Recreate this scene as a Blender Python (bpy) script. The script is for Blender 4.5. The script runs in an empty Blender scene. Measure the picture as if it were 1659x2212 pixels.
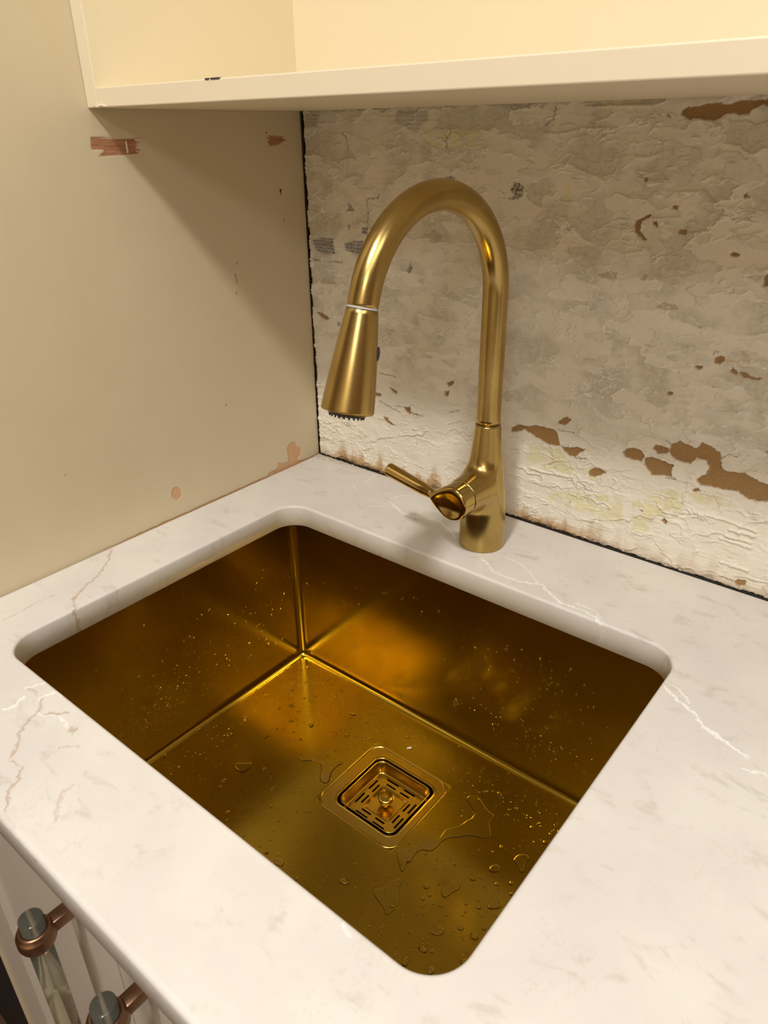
import bpy, bmesh, math, random
import numpy as np
from mathutils import Vector, Matrix, Euler

# ---------------------------------------------------------------- camera, light, exposure
S = bpy.context.scene
COL = S.collection
CAM = np.array([0.71875, -0.72540, 0.42676])
ROT = (1.09122, 0.01098, 0.68144)
FPX = 1583.25
cd = bpy.data.cameras.new('camera')
cam = bpy.data.objects.new('camera', cd)
COL.objects.link(cam)
cam.location = CAM
cam.rotation_euler = ROT
cd.sensor_fit = 'HORIZONTAL'
cd.sensor_width = 36.0
cd.lens = 36.0 * FPX / 1659.0
cd.clip_start = 0.02
cd.dof.use_dof = True
cd.dof.focus_distance = 0.86
cd.dof.aperture_fstop = 20.0
S.camera = cam

w = bpy.data.worlds.new('world')
S.world = w
w.use_nodes = True
w.node_tree.nodes['Background'].inputs[0].default_value = (1.0, 0.86, 0.68, 1)
w.node_tree.nodes['Background'].inputs[1].default_value = 0.02

def area(name, loc, size, power, col, rot=(0, 0, 0)):
    l = bpy.data.lights.new(name, 'AREA')
    l.shape = 'DISK'
    l.size = size
    l.energy = power
    l.color = col
    o = bpy.data.objects.new(name, l)
    COL.objects.link(o)
    o.location = loc
    o.rotation_euler = rot
    return o

WARM = (1.0, 0.970, 0.930)
# x, y, watts, size across, size towards the sink wall
LAMP_AND_FILLS = ((0.55, -1.13, 13.5, 0.17, 0.17), (1.42, -0.88, 6.5, 0.70, 1.25), (1.45, -2.25, 14.0, 0.70, 0.70))  # oval added for the sink's amber glow, wide round added as wall fill
for lx, ly, pw, dm, dl in LAMP_AND_FILLS:
    a_ = area('ceiling_key_and_fill', (lx, ly, 1.485), dm, pw, WARM)
    if dl != dm: a_.data.shape = 'ELLIPSE'; a_.data.size_y = dl

S.view_settings.view_transform = 'Standard'
S.view_settings.look = 'None'
S.view_settings.gamma = 1.0
S.view_settings.use_curve_mapping = False
S.view_settings.exposure = 0.53

# ---------------------------------------------------------------- helpers
RM = np.array(Euler(ROT, 'XYZ').to_matrix())

def at(u, v, ax, val):
    """where the line of sight of photograph pixel (u, v) meets the real plane axis=val"""
    d = RM @ np.array([(u - 829.5) / FPX, -(v - 1106) / FPX, -1.0])
    s = (val - CAM[ax]) / d[ax]
    return CAM + s * d

def tag(o, label=None, cat=None, group=None, kind=None):
    for k, v in (('label', label), ('category', cat), ('group', group), ('kind', kind)):
        if v: o[k] = v
    return o

def empty(name, loc, label, cat, group=None):
    o = bpy.data.objects.new(name, None)
    COL.objects.link(o)
    o.location = loc
    o.empty_display_size = 0.02
    return tag(o, label, cat, group)

def link(name, me, mat, parent=None, smooth=True):
    """link a mesh given in world coordinates; a child keeps its world place"""
    o = bpy.data.objects.new(name, me)
    COL.objects.link(o)
    if mat: me.materials.append(mat)
    me.polygons.foreach_set('use_smooth', [smooth] * len(me.polygons))
    if parent is not None:
        o.parent = parent
        p, off = parent, Vector((0, 0, 0))
        while p is not None:
            off += p.location
            p = p.parent
        o.location = -off
    return o

def mesh(name, verts, faces):
    me = bpy.data.meshes.new(name)
    if isinstance(verts, np.ndarray) and isinstance(faces, np.ndarray):
        me.vertices.add(len(verts)); me.vertices.foreach_set('co', verts.astype(np.float32).ravel())
        n = faces.shape[1]
        me.loops.add(faces.size); me.loops.foreach_set('vertex_index', faces.astype(np.int32).ravel())
        me.polygons.add(len(faces)); me.polygons.foreach_set('loop_start', np.arange(len(faces), dtype=np.int32) * n)
        me.update(calc_edges=True)
    else:
        me.from_pydata([tuple(v) for v in verts], [], [tuple(f) for f in faces])
        me.update()
    return me

def box_bm(bm, x0, x1, y0, y1, z0, z1, bev=0.0, seg=2):
    r = bmesh.ops.create_cube(bm, size=1.0)
    for v in r['verts']:
        v.co = Vector(((x0 + x1) / 2 + v.co.x * (x1 - x0), (y0 + y1) / 2 + v.co.y * (y1 - y0), (z0 + z1) / 2 + v.co.z * (z1 - z0)))
    if bev > 0:
        es = list({e for v in r['verts'] for e in v.link_edges})
        bmesh.ops.bevel(bm, geom=es, offset=bev, segments=seg, affect='EDGES', profile=0.5)

def box(name, x0, x1, y0, y1, z0, z1, mat, parent=None, bev=0.0, smooth=False):
    bm = bmesh.new()
    box_bm(bm, x0, x1, y0, y1, z0, z1, bev)
    me = bpy.data.meshes.new(name)
    bm.to_mesh(me); bm.free()
    o = link(name, me, mat, parent, smooth)
    return o

def rrect(x0, x1, y0, y1, r, n, z):
    P = []
    for cx, cy, a0 in ((x1 - r, y1 - r, 0), (x0 + r, y1 - r, 90), (x0 + r, y0 + r, 180), (x1 - r, y0 + r, 270)):
        for i in range(n + 1):
            a = math.radians(a0 + 90 * i / n)
            P.append((cx + r * math.cos(a), cy + r * math.sin(a), z))
    return P

def loft(rings, closed=False, cap0=False, cap1=False, flip=False):
    V, F = [], []
    n = len(rings[0])
    for r in rings: V += list(r)
    m = len(rings)
    for k in range(m if closed else m - 1):
        a, b = k * n, ((k + 1) % m) * n
        for i in range(n):
            j = (i + 1) % n
            F.append((a + i, a + j, b + j, b + i) if not flip else (a + i, b + i, b + j, a + j))
    if cap0: F.append(tuple(range(n)) if flip else tuple(reversed(range(n))))
    if cap1: F.append(tuple(reversed(range((m - 1) * n, m * n))) if flip else tuple(range((m - 1) * n, m * n)))
    return V, F

def sweep(path, radii, n=40, cap=True):
    """tube along a path of points, one radius for each"""
    P = [Vector(p) for p in path]
    rings = []
    t0 = (P[1] - P[0]).normalized()
    ref = Vector((0, 0, 1)) if abs(t0.z) < 0.9 else Vector((1, 0, 0))
    u = t0.cross(ref).normalized()
    for i, p in enumerate(P):
        t = (P[min(i + 1, len(P) - 1)] - P[max(i - 1, 0)]).normalized()
        u = (u - t * u.dot(t)).normalized()
        v = t.cross(u)
        rings.append([tuple(p + (u * math.cos(2 * math.pi * k / n) + v * math.sin(2 * math.pi * k / n)) * radii[i]) for k in range(n)])
    return loft(rings, cap0=cap, cap1=cap)

# gradient noise on arrays
class Noise:
    def __init__(s, seed):
        r = np.random.default_rng(seed)
        a = r.uniform(0, 2 * np.pi, (256, 256))
        s.gx, s.gy = np.cos(a), np.sin(a)
    def __call__(s, x, y):
        xi, yi = np.floor(x).astype(int), np.floor(y).astype(int)
        fx, fy = x - xi, y - yi
        ux, uy = fx * fx * fx * (fx * (fx * 6 - 15) + 10), fy * fy * fy * (fy * (fy * 6 - 15) + 10)
        def g(i, j): return s.gx[(xi + i) & 255, (yi + j) & 255] * (fx - i) + s.gy[(xi + i) & 255, (yi + j) & 255] * (fy - j)
        return ((g(0, 0) * (1 - ux) + g(1, 0) * ux) * (1 - uy) + (g(0, 1) * (1 - ux) + g(1, 1) * ux) * uy) * 1.5
    def fbm(s, x, y, o=4):
        r = 0; a = 1.0
        for i in range(o):
            r = r + a * s(x * 2 ** i + 17.3 * i, y * 2 ** i + 9.1 * i); a *= 0.5
        return r / 1.9

def sstep(a, b, x):
    t = np.clip((x - a) / (b - a), 0, 1)
    return t * t * (3 - 2 * t)

def poly_sd(px, py, poly):
    """signed distance (positive inside) from points to a polygon"""
    d = np.full(px.shape, 1e9); ins = np.zeros(px.shape, bool)
    n = len(poly)
    for i in range(n):
        ax, ay = poly[i]; bx, by = poly[(i + 1) % n]
        ex, ey = bx - ax, by - ay
        t = np.clip(((px - ax) * ex + (py - ay) * ey) / (ex * ex + ey * ey + 1e-18), 0, 1)
        d = np.minimum(d, np.hypot(px - ax - t * ex, py - ay - t * ey))
        c = ((ay > py) != (by > py))
        ins ^= c & (px < (bx - ax) * (py - ay) / (by - ay + 1e-18) + ax)
    return np.where(ins, d, -d)

def line_d(px, py, pts):
    d = np.full(px.shape, 1e9)
    for (ax, ay), (bx, by) in zip(pts[:-1], pts[1:]):
        ex, ey = bx - ax, by - ay
        t = np.clip(((px - ax) * ex + (py - ay) * ey) / (ex * ex + ey * ey + 1e-18), 0, 1)
        d = np.minimum(d, np.hypot(px - ax - t * ex, py - ay - t * ey))
    return d

# ---------------------------------------------------------------- materials
def srgb(r, g, b):
    f = lambda c: c / 12.92 if c <= 0.04045 else ((c + 0.055) / 1.055) ** 2.4
    return (f(r / 255), f(g / 255), f(b / 255), 1)

class NT:
    def __init__(s, name):
        s.m = bpy.data.materials.new(name); s.m.use_nodes = True
        s.t = s.m.node_tree; s.b = s.t.nodes['Principled BSDF']
        s._co = None
    def n(s, typ, **kw):
        x = s.t.nodes.new(typ)
        for k, v in kw.items(): setattr(x, k, v)
        return x
    def put(s, sock, v):
        if isinstance(v, bpy.types.NodeSocket): s.t.links.new(v, sock)
        elif v is not None: sock.default_value = v
    def co(s):
        if s._co is None: s._co = s.n('ShaderNodeTexCoord').outputs['Object']
        return s._co
    def math(s, op, a, b=None, c=None, clamp=False):
        x = s.n('ShaderNodeMath', operation=op, use_clamp=clamp)
        s.put(x.inputs[0], a); s.put(x.inputs[1], b)
        if c is not None: s.put(x.inputs[2], c)
        return x.outputs[0]
    def vmath(s, op, a, b=None, scale=None):
        x = s.n('ShaderNodeVectorMath', operation=op)
        s.put(x.inputs[0], a)
        if b is not None: s.put(x.inputs[1], b)
        if scale is not None: s.put(x.inputs['Scale'], scale)
        return x.outputs['Value' if op in ('DOT_PRODUCT', 'LENGTH') else 'Vector']
    def noise(s, scale, detail=4, rough=0.5, vec=None, dist=0.0, out='Fac'):
        x = s.n('ShaderNodeTexNoise')
        s.put(x.inputs['Vector'], vec if vec is not None else s.co())
        x.inputs['Scale'].default_value = scale; x.inputs['Detail'].default_value = detail
        x.inputs['Roughness'].default_value = rough; x.inputs['Distortion'].default_value = dist
        return x.outputs[out]
    def ramp(s, f, a, b, lo=0.0, hi=1.0, mode='SMOOTHSTEP'):
        x = s.n('ShaderNodeMapRange', interpolation_type=mode)
        s.put(x.inputs[0], f)
        for i, v in ((1, a), (2, b), (3, lo), (4, hi)): s.put(x.inputs[i], v)
        return x.outputs[0]
    def mix(s, f, a, b):
        x = s.n('ShaderNodeMix', data_type='RGBA')
        s.put(x.inputs[0], f); s.put(x.inputs[6], a); s.put(x.inputs[7], b)
        return x.outputs[2]
    def mapping(s, scale=(1, 1, 1), rot=(0, 0, 0), vec=None):
        x = s.n('ShaderNodeMapping')
        s.put(x.inputs['Vector'], vec if vec is not None else s.co())
        x.inputs['Scale'].default_value = scale; x.inputs['Rotation'].default_value = rot
        return x.outputs[0]
    def bump(s, h, strength=0.3, dist=0.001):
        x = s.n('ShaderNodeBump')
        x.inputs['Strength'].default_value = strength; x.inputs['Distance'].default_value = dist
        s.put(x.inputs['Height'], h)
        s.t.links.new(x.outputs[0], s.b.inputs['Normal'])
    def set(s, **kw):
        N = dict(color='Base Color', metal='Metallic', rough='Roughness', ior='IOR', trans='Transmission Weight',
                 spec='Specular IOR Level', coat='Coat Weight', aniso='Anisotropic', emit='Emission Color', emits='Emission Strength')
        for k, v in kw.items(): s.put(s.b.inputs[N[k]], v)
        return s.m
    def attr(s, name):
        x = s.n('ShaderNodeAttribute'); x.attribute_name = name
        return x.outputs['Fac']

def plain(name, col, rough=0.5, metal=0.0, bumpy=0.0, scale=300, var=0.04):
    t = NT(name)
    f = t.noise(scale * 0.1, 3)
    c2 = tuple(max(0, c * (1 - var * 2)) for c in col[:3]) + (1,)
    t.set(color=t.mix(f, col, c2), rough=rough, metal=metal)
    if bumpy: t.bump(t.noise(scale, 3), bumpy, 0.0004)
    return t.m

M = {}
# brushed brass of the tap: fine scratches run round the metal
def brass(name, c1, c2, rough, streak=(6, 6, 900), bmp=0.05, r2=None):
    t = NT(name)
    st = t.noise(1.0, 3, 0.6, t.mapping(scale=streak))
    sm = t.noise(28, 3, 0.5)
    t.set(color=t.mix(t.ramp(sm, 0.35, 0.7), c1, c2), metal=1.0,
          rough=t.math('ADD', t.math('MULTIPLY', st, 0.08), t.math('MULTIPLY_ADD', sm, 0.06, rough - 0.05)))
    t.bump(st, bmp, 0.0003)
    return t.m
M['brass'] = brass('brushed_brass', (0.51, 0.370, 0.135, 1), (0.45, 0.318, 0.106, 1), 0.23, bmp=0.012)
M['brass_dark'] = brass('polished_brass', (0.54, 0.39, 0.135, 1), (0.49, 0.345, 0.115, 1), 0.14, bmp=0.008)
M['sink'] = brass('gold_steel', (0.485, 0.335, 0.042, 1), (0.455, 0.312, 0.035, 1), 0.165, streak=(5, 600, 20), bmp=0.05)
M['strainer'] = brass('gold_strainer_steel', (0.60, 0.405, 0.085, 1), (0.55, 0.365, 0.07, 1), 0.2, streak=(5, 400, 5), bmp=0.03)
M['copper'] = brass('copper_bracket', srgb(166, 132, 108), srgb(140, 106, 82), 0.3, streak=(40, 300, 40))
M['dark'] = plain('dark_grey_rubber', srgb(58, 60, 62), 0.5)
M['black'] = plain('black_void', srgb(12, 12, 13), 0.6)
M['ring'] = plain('pale_grey_ring', srgb(196, 196, 198), 0.35)
M['cream'] = plain('cream_paint', srgb(233, 220, 192), 0.42, bumpy=0.12, scale=120, var=0.015)
M['cream_in'] = plain('yellow_cream_paint', srgb(234, 222, 190), 0.5, bumpy=0.1, scale=120, var=0.015)
M['door'] = plain('greige_door_paint', srgb(205, 198, 184), 0.4, bumpy=0.08, scale=150, var=0.02)
M['room'] = plain('room_paint', srgb(140, 112, 84), 0.7)
M['front'] = plain('pale_room_paint', srgb(236, 218, 186), 0.7)
M['ceil'] = plain('ceiling_paint', srgb(236, 228, 212), 0.8)
M['floor'] = plain('floor_boards', srgb(88, 64, 44), 0.5)
M['crumb'] = plain('plaster_crumb', srgb(228, 216, 196), 0.9)
M['chip'] = plain('white_chip', srgb(240, 232, 228), 0.7)
M['gap_black'] = plain('black_gap_fill', srgb(26, 24, 22), 0.6, bumpy=0.6, scale=500)

t = NT('clear_acrylic'); M['acrylic'] = t.set(color=(0.78, 0.78, 0.62, 1), rough=0.03, trans=0.93, ior=1.49)
t = NT('water'); M['water'] = t.set(color=(1, 1, 1, 1), rough=0.0, trans=1.0, ior=1.33)

# quartz worktop: mottled white with thin white and tan veins along chosen courses
def vein_node(t, vec, pts, width):
    P = np.array(pts); c = P.mean(0)
    u_, s_, vt = np.linalg.svd(P - c)
    dr = vt[0]
    a = (P - c) @ dr; b = (P - c) @ np.array([-dr[1], dr[0]])
    o = np.argsort(a); a, b = a[o], b[o]
    L = a[-1] - a[0]; H = max(b.max() - b.min(), 0.004) * 1.3
    b0 = (b.max() + b.min()) / 2
    rel = t.vmath('SUBTRACT', vec, (c[0], c[1], 0))
    A = t.vmath('DOT_PRODUCT', rel, (dr[0], dr[1], 0)); B = t.vmath('DOT_PRODUCT', rel, (-dr[1], dr[0], 0))
    A1 = t.math('MULTIPLY_ADD', A, 1 / L, -a[0] / L)
    fc = t.n('ShaderNodeFloatCurve')
    cu = fc.mapping.curves[0]
    xs = (a - a[0]) / L; ys = (b - b0) / H + 0.5
    cu.points[0].location = (xs[0], ys[0]); cu.points[1].location = (xs[-1], ys[-1])
    for x, y in list(zip(xs, ys))[1:-1]: cu.points.new(x, y)
    for p_ in cu.points: p_.handle_type = 'VECTOR'
    fc.mapping.update()
    t.put(fc.inputs['Value'], A1)
    cy = t.math('MULTIPLY_ADD', fc.outputs[0], H, b0 - 0.5 * H)
    d = t.math('ABSOLUTE', t.math('SUBTRACT', B, cy))
    m = t.ramp(d, width, 0.0)
    e = t.math('MULTIPLY', t.ramp(A1, -0.01, 0.06), t.ramp(A1, 1.01, 0.92))
    return t.math('MULTIPLY', m, e)

def cpx(pts): return [tuple(at(u, v, 2, 0.0)[:2]) for u, v in pts]

t = NT('white_quartz')
co = t.co()
wob = t.vmath('SCALE', t.vmath('SUBTRACT', t.noise(150, 6, 0.68, out='Color'), (0.5, 0.5, 0.5)), scale=0.013)
vec = t.vmath('ADD', co, wob)
base = t.mix(t.ramp(t.noise(9, 5, 0.6), 0.3, 0.7), srgb(229, 226, 219), srgb(220, 215, 210))
# faint grey smudges drawn out one way
sm = t.noise(1.0, 6, 0.62, t.mapping(scale=(30, 62, 30), rot=(0, 0, 0.5)), dist=0.6)
msk = t.noise(11, 3, 0.5)
grey = t.math('MULTIPLY', t.ramp(sm, 0.54, 0.70), t.ramp(msk, 0.34, 0.56))
base = t.mix(t.math('MULTIPLY', grey, 0.52), base, srgb(190, 183, 171))
sm2 = t.noise(1.0, 5, 0.6, t.mapping(scale=(70, 30, 50), rot=(0, 0, -0.4)), dist=1.5)
line = t.ramp(t.math('ABSOLUTE', t.math('SUBTRACT', sm2, 0.5)), 0.012, 0.0)
base = t.mix(t.math('MULTIPLY', t.math('MULTIPLY', line, t.ramp(t.noise(14, 3), 0.52, 0.66)), 0.35), base, srgb(186, 176, 160))
TAN = [([(240, 1185), (235, 1210), (215, 1240), (180, 1270), (158, 1295), (160, 1315), (150, 1345)], .0020, .8),
       ([(0, 1342), (35, 1327), (60, 1312), (85, 1298), (120, 1285)], .0012, .6),
       ([(85, 1535), (62, 1555), (45, 1580), (40, 1605), (32, 1622), (23, 1640)], .0022, .7),
       ([(23, 1640), (35, 1652), (50, 1655), (36, 1690), (20, 1710), (8, 1760)], .0022, .7),
       ([(165, 1694), (140, 1705), (125, 1735), (120, 1775)], .0025, .45),
       ([(95, 1500), (88, 1520), (85, 1540)], .003, .6),
       ([(90, 1543), (120, 1541), (152, 1540)], .0018, .7),
       ([(150, 1573), (158, 1578), (166, 1577)], .006, .7),
       ([(60, 1488), (75, 1495), (84, 1503)], .0015, .5),
       ([(122, 1615), (150, 1614), (176, 1612)], .0015, .5)]
for pts, wd, st in TAN:
    base = t.mix(t.math('MULTIPLY', vein_node(t, vec, cpx(pts), wd), st), base, srgb(186, 164, 142))
WHT = [([(1035, 1202), (1052, 1218), (1064, 1234), (1085, 1243), (1120, 1256), (1138, 1258), (1172, 1264), (1186, 1281), (1200, 1292), (1215, 1305), (1260, 1318), (1290, 1335), (1312, 1352)], .0024, 1),
       ([(1090, 1202), (1115, 1213), (1135, 1226), (1150, 1243), (1164, 1262)], .0014, .8),
       ([(988, 1165), (975, 1150), (950, 1127), (930, 1120), (900, 1118), (870, 1108), (850, 1092), (838, 1080)], .0018, 1),
       ([(838, 1080), (862, 1071), (890, 1068)], .0012, .8),
       ([(792, 1092), (815, 1093), (838, 1094)], .0012, .7),
       ([(816, 1024), (800, 1034), (782, 1043)], .0012, .7),
       ([(758, 1045), (765, 1051), (770, 1058)], .0014, .7),
       ([(0, 1535), (15, 1535), (38, 1518), (55, 1503)], .0024, 1),
       ([(52, 1487), (66, 1484), (85, 1479), (103, 1474)], .0022, .9),
       ([(82, 1513), (92, 1505), (118, 1494), (138, 1505)], .0024, 1),
       ([(80, 1540), (95, 1546), (128, 1546), (140, 1560), (146, 1573)], .0014, .8),
       ([(1432, 1478), (1448, 1500), (1475, 1520), (1500, 1540), (1512, 1562), (1535, 1582), (1562, 1598), (1585, 1617), (1622, 1642)], .0024, 1),
       ([(1442, 1478), (1462, 1484), (1482, 1506), (1488, 1520)], .0018, .8),
       ([(1600, 1661), (1630, 1668), (1659, 1676)], .0018, .9),
       ([(1240, 1302), (1262, 1308), (1285, 1318), (1298, 1336)], .0014, .8),
       ([(735, 1995), (748, 2008), (754, 2024)], .002, .6)]
for pts, wd, st in WHT:
    base = t.mix(t.math('MULTIPLY', vein_node(t, vec, cpx(pts), wd), st * 0.9), base, srgb(255, 254, 252))
M['quartz'] = t.set(color=base, rough=0.30, spec=0.45)

# stripped plaster wall: masks computed with the relief choose the colours
t = NT('stripped_plaster')
n1 = t.noise(60, 5, 0.6); n2 = t.noise(700, 3, 0.6)
c = t.mix(n1, srgb(236, 229, 214), srgb(222, 213, 196))
c = t.mix(t.math('MULTIPLY', t.attr('grey'), t.ramp(t.noise(180, 5, 0.7), 0.3, 0.75, 0.45, 1.0)), c, srgb(186, 178, 158))
c = t.mix(t.math('MULTIPLY', t.attr('ridge'), 0.6), c, srgb(246, 241, 229))
c = t.mix(t.attr('low'), c, t.mix(n1, srgb(242, 237, 224), srgb(230, 222, 204)))
c = t.mix(t.math('MULTIPLY', t.attr('yellow'), 0.9), c, srgb(226, 218, 180))
c = t.mix(t.math('MULTIPLY', t.attr('stain'), 0.85), c, t.mix(n1, srgb(196, 160, 104), srgb(168, 128, 80)))
c = t.mix(t.attr('brown'), c, t.mix(t.ramp(n2, 0.3, 0.7), srgb(170, 138, 92), srgb(154, 120, 76)))
c = t.mix(t.math('MULTIPLY', t.attr('net'), 0.9), c, srgb(116, 110, 116))
c = t.mix(t.math('MULTIPLY', t.attr('dirt'), 0.85), c, srgb(84, 66, 46))
c = t.mix(t.attr('black'), c, srgb(22, 19, 16))
t.bump(t.math('ADD', t.math('MULTIPLY', t.noise(220, 6, 0.65), 1.0), t.math('MULTIPLY', n2, 0.3)), 0.55, 0.0012)
M['plaster'] = t.set(color=c, rough=0.85, spec=0.25)

# painted panel on the left with bare patches
t = NT('painted_panel')
n1 = t.noise(20, 3)
c = t.mix(n1, srgb(214, 200, 169), srgb(208, 193, 161))
wood = t.mix(t.ramp(t.noise(1.0, 4, 0.7, t.mapping(scale=(5, 40, 900))), 0.35, 0.65), srgb(190, 140, 106), srgb(146, 98, 70))
c = t.mix(t.attr('wood'), c, wood)
c = t.mix(t.attr('peach'), c, t.mix(t.noise(150, 3), srgb(216, 178, 138), srgb(200, 156, 114)))
c = t.mix(t.attr('black'), c, srgb(46, 34, 24))
t.bump(t.math('ADD', t.noise(90, 5, 0.55), t.noise(1.0, 3, 0.6, t.mapping(scale=(5, 40, 8)))), 0.16, 0.0008)
M['panel'] = t.set(color=c, rough=0.45, spec=0.4)

# ---------------------------------------------------------------- the setting
ZF, ZC = -0.90, 1.50
def struct(o): o['kind'] = 'structure'; return o
struct(box('floor', -0.7, 2.7, -2.9, 0.05, ZF - 0.05, ZF, M['floor']))
struct(box('ceiling', -0.7, 2.7, -2.9, 0.05, ZC, ZC + 0.05, M['ceil']))
struct(box('wall_right', 2.6, 2.65, -2.9, 0.05, ZF, ZC, M['room']))
struct(box('wall_front', -0.7, 2.6, -2.9, -2.85, ZF, ZC, M['front']))
struct(box('wall_side', -0.7, -0.65, -2.85, 0.05, ZF, ZC, M['room']))

# back wall with its relief
def grid_wall(us, vs):
    U, V = np.meshgrid(us, vs, indexing='ij')
    nu, nv = len(us), len(vs)
    I = np.arange(nu * nv).reshape(nu, nv)
    F = np.stack([I[:-1, :-1], I[1:, :-1], I[1:, 1:], I[:-1, 1:]], -1).reshape(-1, 4)
    return U, V, F

us = np.concatenate([np.arange(0, 0.66, 0.00085), np.linspace(0.665, 2.6, 30)])
vs = np.concatenate([np.linspace(-0.9, -0.01, 6), np.arange(-0.005, 0.462, 0.00085), np.linspace(0.47, 1.5, 12)])
U, V, F = grid_wall(us, vs)
N1, N2, N3, N4 = Noise(3), Noise(8), Noise(21), Noise(34)
wx = U + 0.004 * N1.fbm(U * 60, V * 60, 3); wz = V + 0.004 * N2.fbm(U * 60 + 9, V * 60, 3)
jx = U + 0.0016 * N3.fbm(U * 260, V * 260, 3); jz = V + 0.0016 * N4.fbm(U * 260 + 5, V * 260, 3)
hgt = np.zeros_like(U)
pl1 = N1.fbm(wx * 16, wz * 38, 4); pl2 = N2.fbm(wx * 30 + 40, wz * 60, 4); pl3 = N3.fbm(wx * 9 + 7, wz * 16, 3)
calm = sstep(0.05, 0.30, N4.fbm(U * 9, V * 9, 2) + 0.18)
k1 = sstep(-0.02, 0.03, pl1); k2 = sstep(0.10, 0.14, pl2); k3 = sstep(-0.22, -0.18, pl1)
hgt += 0.00075 * k1 + 0.0006 * k2 * calm + 0.0006 * k3
hgt += 0.0008 * np.exp(-((pl1 - 0.03) / 0.035) ** 2) * sstep(0.0, 0.3, N3.fbm(U * 30, V * 30, 2) + 0.12)
hgt += 0.0006 * np.exp(-((pl2 - 0.13) / 0.03) ** 2) * calm
hgt += 0.0008 * N4.fbm(U * 50, V * 90, 4) * 0.8 + 0.0015 * pl3
du, dv = np.gradient(U, axis=0) + 1e-9, np.gradient(V, axis=1) + 1e-9
def contour(n, c, w0, w1):
    g = np.hypot(np.gradient(n, axis=0) / du, np.gradient(n, axis=1) / dv) + 4.0
    return sstep(w1, w0, np.abs(n - c) / g)
part = sstep(-0.05, 0.15, N3.fbm(U * 26 + 4, V * 34, 3))
part2 = sstep(0.0, 0.2, N4.fbm(U * 20 + 8, V * 26, 3))
ridge = np.maximum(contour(pl1, 0.03, 0.0003, 0.0012) * part, contour(pl2, 0.13, 0.0003, 0.0011) * part2)
ridge = np.maximum(ridge, contour(N2.fbm(wx * 14 + 60, wz * 30, 4), 0.0, 0.0003, 0.0011) * part * part2)
hgt += 0.0011 * ridge
grey = (1 - k1) * 0.75 * sstep(-0.3, 0.2, N4.fbm(U * 22, V * 22, 3)) + 0.35 * k2 * k1
low = sstep(0.16, 0.07, V + 0.05 * N2.fbm(U * 12, V * 12, 3) - 0.02) * 0.9  # paler towards the foot: the wall's lit lower part painted in
zer = np.zeros_like(U)
brown, yellow, net, dirt, black, stain = (zer.copy() for _ in range(6))

def z5(P): return [(1060 + x / 2.7696, 720 + y / 2.7696) for x, y in P]
def z3(P): return [(1100 + x / 2.968, 180 + y / 2.968) for x, y in P]
def z4(P): return [(620 + x / 3.19, 640 + y / 3.19) for x, y in P]
def z2(P): return [(620 + x / 3.19, 180 + y / 3.19) for x, y in P]
def wpx(P): return [tuple(at(u, v, 1, 0.0)[[0, 2]]) for u, v in P]
def mask(arr, P, soft=0.0006, amt=1.0, jit=True):
    Q = np.array(P); lo, hi = Q.min(0) - 0.006, Q.max(0) + 0.006
    i0, i1 = np.searchsorted(us, lo[0]), np.searchsorted(us, hi[0])
    j0, j1 = np.searchsorted(vs, lo[1]), np.searchsorted(vs, hi[1])
    sl = (slice(i0, i1), slice(j0, j1))
    sd = poly_sd((jx if jit else U)[sl], (jz if jit else V)[sl], P)
    m = sstep(-soft, soft, sd)
    arr[sl] = np.maximum(arr[sl], m * amt)
    return sl, m

BROWN = [z5(P) for P in (
    [(125,570),(165,545),(200,560),(270,550),(340,565),(385,575),(400,600),(415,670),(380,672),(330,655),(270,620),(200,575),(150,590),(130,590)],
    [(425,675),(470,685),(515,680),(565,698),(530,715),(505,742),(470,730),(440,705)],
    [(400,540),(430,505),(455,498),(480,515),(465,535),(440,548)],
    [(790,715),(810,688),(860,685),(905,700),(920,735),(905,765),(860,757),(815,742)],
    [(920,745),(965,738),(1020,755),(1095,790),(1080,830),(1083,860),(1030,850),(965,850),(945,815),(925,790)],
    [(970,690),(985,668),(1030,672),(1065,690),(1060,715),(1005,722)],
    [(1065,700),(1085,660),(1130,645),(1180,665),(1230,690),(1265,655),(1310,670),(1375,715),(1375,760),(1385,810),(1440,830),(1520,835),(1560,860),(1620,890),(1700,910),(1700,1005),(1600,1005),(1540,990),(1480,945),(1420,940),(1310,915),(1250,905),(1232,870),(1290,840),(1310,800),(1290,760),(1230,745),(1195,778),(1150,770),(1085,740)],
    [(590,850),(585,830),(610,808),(650,808),(688,830),(660,850),(620,858)],
    [(1335,180),(1340,150),(1365,137),(1400,138),(1398,165),(1375,185)],
    [(1220,200),(1240,193),(1272,197),(1245,220)],
    [(1433,225),(1455,212),(1478,232),(1470,248),(1445,238)],
    [(1490,235),(1520,230),(1560,260),(1625,270),(1600,282),(1550,275),(1505,258)],
    [(1055,355),(1075,343),(1090,355),(1080,372),(1062,368)],
    [(1640,705),(1700,695),(1700,750)],
    [(1460,1485),(1480,1470),(1530,1485),(1520,1510),(1475,1505)],
    [(890,1050),(915,1060),(905,1070)], [(1020,1120),(1040,1105),(1058,1125),(1045,1145)], [(1200,940),(1240,925),(1260,940),(1220,950)])]
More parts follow.
